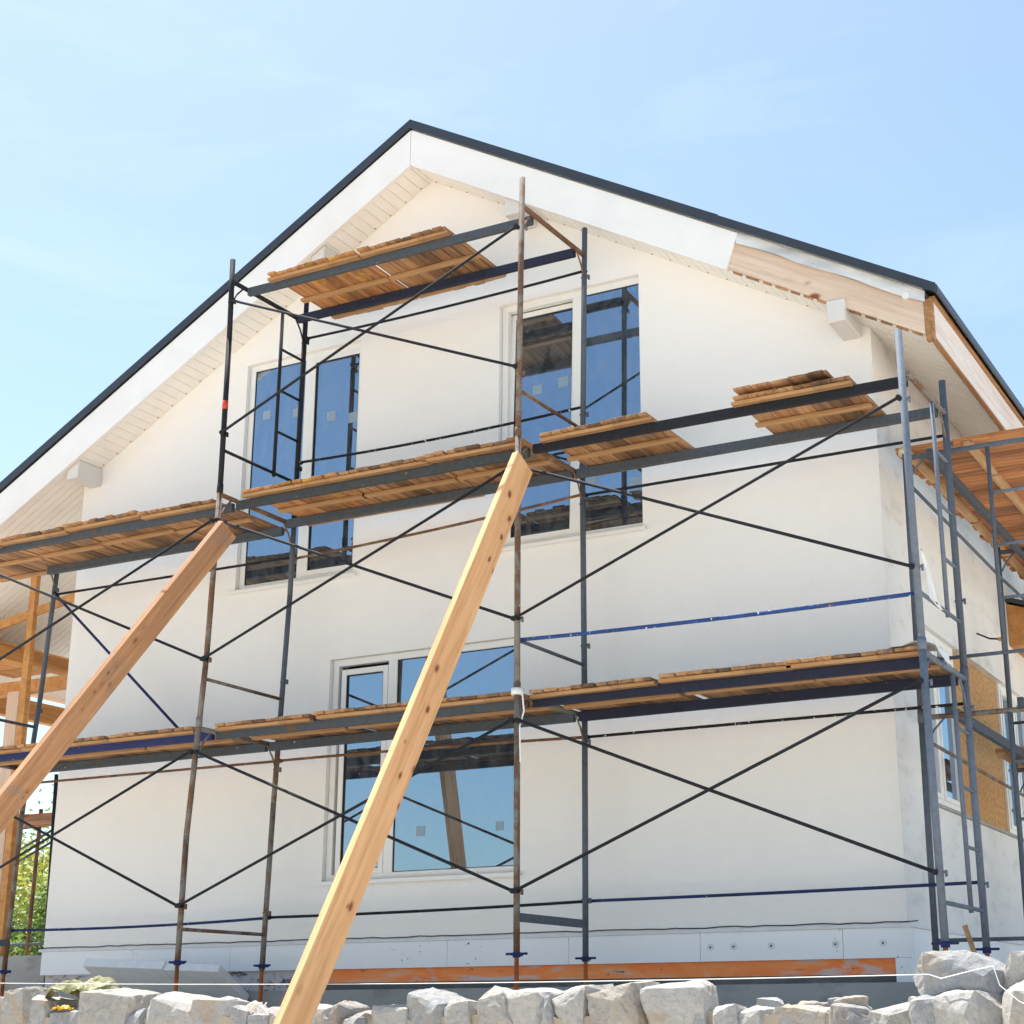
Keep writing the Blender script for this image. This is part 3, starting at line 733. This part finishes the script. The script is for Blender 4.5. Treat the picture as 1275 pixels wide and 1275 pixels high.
# ================================================================ struts
def board(name, top, bot, w, t, roll, mat, label):
    top, bot = Vector(top), Vector(bot); d = (top - bot); ln = d.length; d.normalize()
    cam_ = Vector((11.106, -12.425, -.017)); v = (cam_ - (top+bot)/2); v = (v - d*v.dot(d)).normalized()
    side_ = d.cross(v).normalized()           # points right or left of the view
    if side_.x < 0: side_ = -side_
    n = (v*math.cos(roll) + side_*math.sin(roll)).normalized(); rgt = d.cross(n).normalized()
    if rgt.x < 0: rgt = -rgt
    Mx = Matrix((rgt, -n, d)).transposed().to_4x4(); Mx.translation = bot
    m = MB()
    # slightly rounded, bowed plank with a worn top end
    ns = 16; vs = []; fs = []
    for i in range(ns+1):
        z = ln*i/ns; bow = .012*math.sin(math.pi*i/ns)
        for sx, sy in ((-1, -1), (1, -1), (1, 1), (-1, 1)):
            zz = z - (.03 if (i == ns and sx > 0) else 0)
            vs.append((sx*w/2 + bow, sy*t/2, zz))
    for i in range(ns):
        a = i*4
        for k in range(4): fs.append((a+k, a+(k+1) % 4, a+4+(k+1) % 4, a+4+k))
    fs += [(3, 2, 1, 0), (ns*4, ns*4+1, ns*4+2, ns*4+3)]
    m.add(vs, fs)
    o = m.build(name, mat, None)
    bv = o.modifiers.new('edge', 'BEVEL'); bv.width = .005; bv.segments = 2; bv.limit_method = 'ANGLE'
    o.matrix_world = Mx
    return tag(o, label, 'plank', 'long timber props leaning against the scaffold')
board('timber_prop', (5.485, -2.40, 4.01), (5.27, -5.48, -1.3), .212, .058, R(38), 'pine', 'long fresh knotty pine plank leaning on the middle upright, crossing the wide window')
board('timber_prop', (2.665, -2.38, 3.90), (1.47, -5.74, -1.3), .215, .055, R(38), 'pineold', 'weathered plank leaning on the left upright and running off the left edge')

# ================================================================ stone wall
wall = thing('stone_wall', (6, -4.2, -1.3), 'low wall of rough white limestone blocks in front of the house', 'stone wall')
def stone(m, cx, cy, cz, w, d, h, rnd, npt=22, sub=True):
    bm = bmesh.new()
    for sx in (-1, 1):
        for sy in (-1, 1):
            for sz in (-1, 1):
                k = rnd.uniform(.6, .88) if rnd.random() < .34 else rnd.uniform(.85, 1.0)
                bm.verts.new((sx*w/2*k*rnd.uniform(.82, 1.02), sy*d/2*rnd.uniform(.8, 1), sz*h/2*k*rnd.uniform(.8, 1.03)))
    for ax in range(3):
        for sg in (-1, 1):
            p = [rnd.uniform(-.35, .35) for _ in range(3)]; p[ax] = sg*rnd.uniform(.46, .58)
            bm.verts.new((p[0]*w, p[1]*d, p[2]*h))
    bmesh.ops.convex_hull(bm, input=list(bm.verts))
    for v in [v for v in bm.verts if not v.link_faces]: bm.verts.remove(v)
    if sub:
        bmesh.ops.triangulate(bm, faces=bm.faces)
        for lim in (.09, .045, .024):
            bmesh.ops.subdivide_edges(bm, edges=[e for e in bm.edges if e.calc_length() > lim], cuts=1)
            bmesh.ops.triangulate(bm, faces=bm.faces)
            if .03 < lim < .06: bmesh.ops.smooth_vert(bm, verts=bm.verts, factor=.22, use_axis_x=True, use_axis_y=True, use_axis_z=True)
        o = Vector((rnd.uniform(0, 50), rnd.uniform(0, 50), 3.))
        for v in bm.verts:
            p = v.co; r = p.length or 1
            f = .026*noise.noise(p*7 + o) + .018*abs(noise.noise(p*15 + o)) + .012*noise.noise(p*34 + o) + .006*noise.noise(p*70 + o)
            v.co = p*(1.03 + f*.5/max(r, .08))
    a = rnd.uniform(-.2, .2)
    T = Matrix.Translation((cx, cy, cz)) @ Matrix.Rotation(a, 4, 'Y') @ Matrix.Rotation(rnd.uniform(-.3, .3), 4, 'Z')
    bm.verts.index_update()
    m.add([T @ v.co for v in bm.verts], [[v.index for v in f.verts] for f in bm.faces]); bm.free()
tops = [(2.0, 2.3, .17), (2.3, 2.55, .15), (2.5, 2.74, .161), (2.70, 2.93, .205), (2.84, 3.05, .150), (3.06, 3.36, .076), (3.38, 3.77, .176), (3.79, 3.92, .053), (3.91, 4.33, .165), (4.27, 4.57, .129), (4.59, 4.72, .067), (4.70, 4.84, .038), (4.84, 4.99, .079), (4.99, 5.27, .073), (5.28, 5.41, .103), (5.41, 5.57, .039), (5.57, 5.8, .082), (5.83, 6.11, .141), (6.1, 6.27, .095), (6.27, 6.5, .166), (6.49, 6.74, .164), (6.73, 6.81, .136), (6.79, 7.02, .173), (7.03, 7.33, .173), (7.33, 7.66, .169), (7.65, 7.71, .055), (7.71, 7.86, .058), (7.86, 8.03, .053), (8.03, 8.32, .059), (8.31, 8.53, .076), (8.54, 8.82, .063), (8.8, 9.05, .02)]
rnd = random.Random(21); m = MB()
for a, b, t in tops:
    w = (b-a)*1.12; h = max(.24, min(.32, w*rnd.uniform(.85, 1.15)))
    stone(m, (a+b)/2, -4.22+rnd.uniform(-.03, .03), t-h/2-.012, w, .34, h, rnd)
for row in range(6):
    x = 1.9 + rnd.uniform(0, .2); zc = -.24 - row*.215
    while x < 9.1:
        w = rnd.uniform(.17, .36); h = rnd.uniform(.22, .28)
        stone(m, x+w/2, -4.23+rnd.uniform(-.03, .02), zc+rnd.uniform(-.03, .03), w*1.16, .3, h*1.1, rnd, 18, row < 2)
        x += w*.98
# small chips and a second ragged course behind
for k in range(90):
    x = rnd.uniform(2.2, 8.9); s = rnd.uniform(.05, .13)
    stone(m, x, rnd.uniform(-4.3, -3.95), rnd.uniform(-.05, .05), s*1.4, s, s*.8, rnd, 14, True)
m.build('stones', 'stone', wall)
m = MB(); 
# mortar core with an uneven top
n = 160; prof = [(1.9 + 7.2*i/n, .0 + .06*noise.noise((i*.61, 2, 5))) for i in range(n+1)]
m.prism(prof + [(9.1, -1.32), (1.9, -1.32)], -4.345, -3.95)
m.build('mortar', 'mortar', wall)
# higher pillar of larger stones at the right
pil = thing('stone_pillar', (9.4, -4.5, -1.3), 'higher pile of big pale boulders at the right end of the stone wall', 'stone pillar')
m = MB(); rnd = random.Random(77)
for a, b, t, h, yy in [(8.88, 9.28, .268, .26, -4.55), (9.25, 9.68, .285, .30, -4.5), (9.66, 10.05, .22, .3, -4.5), (8.98, 9.30, .115, .34, -4.72), (8.86, 9.01, .087, .22, -4.70), (9.27, 9.60, .13, .30, -4.72), (9.55, 9.95, .08, .3, -4.7),
                 (8.92, 9.2, -.16, .3, -4.7), (9.2, 9.5, -.14, .28, -4.7), (9.5, 9.9, -.17, .3, -4.7)]:
    stone(m, (a+b)/2, yy+.1, t-h/2, (b-a)*1.06, .4, h, rnd, 30)
for row in range(4):
    x = 8.9
    while x < 9.9:
        w = rnd.uniform(.25, .4); stone(m, x+w/2, -4.62, -.5-row*.25, w*1.04, .36, .28, rnd, 20, False); x += w
m.build('boulders', 'stone', pil)
m = MB(); m.box(8.98, 10.0, -4.62, -4.3, -1.32, .06); m.build('mortar', 'mortar', pil)

# ================================================================ small things
m = MB()
a, b = Vector((1.5, -4.42, .248)), Vector((8.97, -4.72, .176))
pts = [a.lerp(b, i/24) + Vector((0, .12*max(0, 1-abs(i/24-.55)/.45), -.03*4*(i/24)*(1-i/24))) for i in range(25)]
pts += [Vector((9.05, -4.80, .155)), Vector((9.22, -4.84, .19)), Vector((9.30, -4.83, .205)), Vector((9.33, -4.86, .12)), Vector((9.42, -4.9, .05)), Vector((9.56, -4.93, -.01))]
m.path(pts, .0024, 6)
tag(m.build('mason_line', 'string', None, off=(5, -4.5, .2)), 'taut white builder\'s string stretched along the top of the stone wall', 'string')

SC = .965
T = Matrix.Translation((1.13, -1.12, .40)) @ Matrix.Rotation(R(2.5), 4, 'Y') @ Matrix.Rotation(R(60), 4, 'X')
m = MB(); m.box(-.80, .12, -.04, .04, -.42, .10, T); m.box(.121, .72, -.035, .035, -.42, .08, T)
tag(m.build('insulation_board', 'xps', None, off=(1.1, -1.1, .12), bevel=.004), 'broken white foam board leaning at the foot of the facade behind the left rusty jack', 'foam board')

SC = 1.0
def crumple(name, c, sx, sy, sz, mat, label, cat, seed, n=18, amp=.5, group=None):
    m = MB(); vs = []; o = seed*7.3
    for j in range(n):
        for i in range(n):
            u, v = i/(n-1)-.5, j/(n-1)-.5
            f = noise.noise((u*5+o, v*5, o)); g = noise.noise((u*9, v*9+o, 2)); k = abs(noise.noise((u*12+o, v*7, 1)))
            vs.append((c[0]+u*sx*(1+.3*g), c[1]+v*sy*(1+.3*f), c[2] + sz*(.5 - 1.6*(u*u+v*v)) + sz*amp*(f + .6*k)))
    m.add(vs, [(j*n+i, j*n+i+1, (j+1)*n+i+1, (j+1)*n+i) for j in range(n-1) for i in range(n-1)])
    ob = m.build(name, mat, None, off=c)
    s = ob.modifiers.new('thick', 'SOLIDIFY'); s.thickness = .004
    return tag(ob, label, cat, group)
crumple('tarp', (3.20, -4.14, .16), .48, .35, .13, 'tarp', 'crumpled olive green sheet lying on the left part of the stone wall', 'tarp', 3, 26, .35)
crumple('rag', (3.20, -4.35, .055), .13, .08, .03, 'yellow', 'small yellow scrap lying on the stones below the green sheet', 'rag', 5, 10)
# white plastic sheeting
def drape(name, path, width, mat, label, cat, seed, wv=(0, 1, 0)):
    m = MB(); n = 22; k = 10; vs = []; wv = Vector(wv)
    P = [Vector(p) for p in path]
    for i in range(n):
        t = i/(n-1)*(len(P)-1); a = int(min(t, len(P)-2)); p = P[a].lerp(P[a+1], t-a)
        ww = width[a] + (width[a+1]-width[a])*(t-a)
        for j in range(k):
            s = j/(k-1)-.5
            vs.append(p + wv*s*ww + Vector((.014*noise.noise((i*.2+seed, j*.4, 1)), .02*noise.noise((i*.2, j*.5+seed, 4)), .01*noise.noise((i*.5, j*.5, seed)))))
    m.add(vs, [(i*k+j, i*k+j+1, (i+1)*k+j+1, (i+1)*k+j) for i in range(n-1) for j in range(k-1)])
    ob = m.build(name, mat, None, off=path[0], smooth=True)
    s = ob.modifiers.new('thick', 'SOLIDIFY'); s.thickness = .003
    return tag(ob, label, cat)
drape('plastic_sheet', [(8.40, -2.15, 2.98), (8.40, -2.02, 2.88), (8.405, -1.96, 2.75), (8.41, -1.92, 2.66), (8.41, -1.80, 2.645)], (.03, .10, .18, .26, .12), 'white', 'white plastic sheet caught on a bar of the right uprights', 'plastic sheet', 2)
drape('plastic_sheet', [(7.95, -1.95, 2.335), (8.15, -1.95, 2.35), (8.33, -1.95, 2.37), (8.44, -1.95, 2.34), (8.47, -1.9, 2.24)], (.1, .28, .36, .30, .16), 'white', 'white plastic lying over the right end of the lowest deck', 'plastic sheet', 6)
# white strap wrapped round the middle upright
m = MB(); m.tube((5.366, YF, 2.255), (5.366, YF, 2.305), .045, 18)
st = m.build('strap', 'white', None, off=(5.366, YF, 2.28), smooth=True); tag(st, 'white strap wound round the middle upright at the lowest deck', 'strap')
m = MB(); m.bar((5.41, YF, 2.27), (5.43, YF-.01, 2.13), .003, .012, (1, 0, 0)); m.bar((5.43, YF-.01, 2.13), (5.395, YF-.01, 2.02), .003, .012, (1, 0, 0)); m.bar((5.395, YF-.01, 2.02), (5.402, YF-.01, 1.76), .003, .012, (1, 0, 0)); m.build('strap_tail', 'white', st)
# knot of string and plastic at the foot of the long prop
m = MB(); c = Vector((4.99, -4.62, .05)); rnd = random.Random(4)
P0 = [c + Vector((.05*math.cos(t*1.3)+.002*t, -.02-.004*math.sin(t), .035*math.sin(t*2.1))) for t in range(14)]
m.path(P0 + [c + Vector((.08, -.03, -.02)), c + Vector((.12, -.03, .0)), c + Vector((.16, -.03, -.06))], .0045, 5)
m.tube(c + Vector((-.04, -.02, 0)), c + Vector((0, -.03, .03)), .03, 10, .015)
tag(m.build('string_knot', 'string', None, off=c), 'knot of white string tied round the foot of the long prop', 'string')
SC = .945
# paddle of wood and short cable at the side wall
m = MB(); m.bar((8.18, -.86, .60), (8.30, -.80, .12), .02, .075, (0, 1, 0)); tag(m.build('wood_offcut', 'batten', None, off=(8.2, -.8, .12)), 'short yellowish board end leaning at the foot of the right uprights', 'board')
SC = .9276
m = MB(); m.path([(XR+.003, 3.0, 3.56), (XR+.12, 3.02, 3.50), (XR+.2, 3.03, 3.49)], .009, 6); cb = tag(m.build('cable', 'black', None, off=(XR, 3, 3.5)), 'short cable end poking out of the grey side wall above the board panel', 'cable')
m = MB(); m.tube((XR+.2, 3.03, 3.49), (XR+.26, 3.03, 3.475), .018, 8); m.build('cable_tip', 'yellow', cb)

SC = 1.0
# ================================================================ ground
m = MB()
ys = [-160, -4.05, -4.0, 220]; zs = [-1.3, -1.3, 0., 0.]
vs = []; 
xs_ = [-200, -40, -10, 0, 10, 40, 200]
for y, z in zip(ys, zs):
    for x in xs_: vs.append((x, y, z))
n = len(xs_)
m.add(vs, [(j*n+i, j*n+i+1, (j+1)*n+i+1, (j+1)*n+i) for j in range(3) for i in range(n-1)])
g = m.build('ground', 'ground', None); g['kind'] = 'structure'

# ================================================================ trees at the left
def tree(x, y, h, r, mat, label, seed, nleaf=5200):
    rnd = random.Random(seed)
    t = thing('tree', (x, y, 0), label, 'tree', 'trees behind the porch'); t['_o'] = [0, 0, 0]
    m = MB(); prev = Vector((0, 0, 0)); rr = .13
    tips = []
    for i in range(5):
        nx_ = prev + Vector((rnd.uniform(-.12, .12), rnd.uniform(-.12, .12), h*.16)); m.tube(prev, nx_, rr, 9, rr*.82); prev = nx_; rr *= .82
        for _ in range(3):
            d = Vector((rnd.uniform(-1, 1), rnd.uniform(-1, 1), rnd.uniform(.1, .7))).normalized()*r*rnd.uniform(.5, .95)
            m.tube(prev, prev + d, rr*.5, 6, rr*.15); tips.append(prev + d); tips.append(prev + d*.6)
    m.build('trunk', 'bark', t)
    m = MB()
    for k in range(46): tips.append(Vector((rnd.gauss(0, r*.5), rnd.gauss(0, r*.5), h*rnd.uniform(.12, .97))))
    for k in range(nleaf):
        c = rnd.choice(tips) + Vector((rnd.gauss(0, 1), rnd.gauss(0, 1), rnd.gauss(0, 1)))*r*.17
        a = Vector((rnd.uniform(-1, 1), rnd.uniform(-1, 1), rnd.uniform(-.6, .6))).normalized(); b = a.orthogonal().normalized()
        s = rnd.uniform(.045, .085)
        m.add([c-a*s, c+b*s*.45, c+a*s, c-b*s*.45], [(0, 1, 2, 3)])
    m.build('crown', mat, t)
tree(-13.2, 9.5, 3.3, 1.7, 'leaf', 'dark green leafy tree farthest left behind the porch column', 1)
tree(-10.9, 9.0, 2.7, 1.35, 'leafy', 'yellow green bushy tree seen between the porch column and the house corner', 2)
tree(-9.4, 8.2, 2.2, 1.1, 'leaf', 'low green tree beside the left house corner', 3)
tree(-13.0, 13.5, 4.2, 1.9, 'leaf', 'tallest green tree standing behind the yellow green one', 4)

# ================================================================ light, sky, camera
SUN_EL, SUN_AZ = R(69), R(-62)          # azimuth measured from +Y towards +X (negative = left)
sd = Vector((math.sin(SUN_AZ)*math.cos(SUN_EL), math.cos(SUN_AZ)*math.cos(SUN_EL), math.sin(SUN_EL)))
sl = bpy.data.lights.new('sun', 'SUN'); sl.energy = 4.3; sl.angle = R(.5); sl.color = (1, .95, .87)
so = bpy.data.objects.new('sun', sl); COL.objects.link(so); so.rotation_euler = (-sd).to_track_quat('-Z', 'Y').to_euler(); so.location = (0, 0, 30)
w = bpy.data.worlds.new('World'); scene.world = w; w.use_nodes = True; nt = w.node_tree
bg = nt.nodes['Background']
sky = nt.nodes.new('ShaderNodeTexSky'); sky.sky_type = 'NISHITA'; sky.sun_disc = False
sky.sun_elevation = SUN_EL; sky.sun_rotation = SUN_AZ
sky.air_density = 1.0; sky.dust_density = 1.3; sky.ozone_density = 1.0; sky.altitude = 50
tc = N(nt, 'ShaderNodeTexCoord'); mp = N(nt, 'ShaderNodeMapping'); mp.inputs['Scale'].default_value = (1.2, 1.2, 4.5); mp.inputs['Rotation'].default_value = (R(12), R(-18), 0)
L(nt, tc.outputs['Generated'], mp.inputs['Vector'])
n1 = tex(nt, mp.outputs['Vector'], 2.2, 7, .62, .9)
cl = ramp(nt, n1, [(.56, 0.), (.85, .11)])
col = mix(nt, cl, sky.outputs[0], (7.5, 8.2, 9.0))
col = mix(nt, 1., col, (1.03, 1.06, .975), 'MULTIPLY')
L(nt, col, bg.inputs['Color']); bg.inputs['Strength'].default_value = .099

cam = bpy.data.cameras.new('camera'); co = bpy.data.objects.new('camera', cam); COL.objects.link(co)
Rv = Vector((0.88518589, 0.46522392, -0.00355468)); Uv = Vector((0.13951666, -0.25815523, 0.95597645)); Fv = Vector((-0.44382545, 0.84671281, 0.29342186))
Mc = Matrix((Rv, Uv, -Fv)).transposed().to_4x4(); Mc.translation = Vector((11.1062, -12.4251, -.0167)); co.matrix_world = Mc
cam.sensor_width = 36; cam.sensor_fit = 'HORIZONTAL'; cam.lens = 36*2005.27/1275
cam.shift_x = (637.5-705.222)/1275; cam.shift_y = (653.072-637.5)/1275
cam.clip_start = .1; cam.clip_end = 1000
scene.camera = co
vs_ = scene.view_settings; vs_.view_transform = 'Standard'; vs_.look = 'None'; vs_.gamma = 1; vs_.exposure = 1.18
scene.cycles.max_bounces = 8; scene.cycles.diffuse_bounces = 4
for o in bpy.data.objects:
    if '_o' in o.keys(): del o['_o']
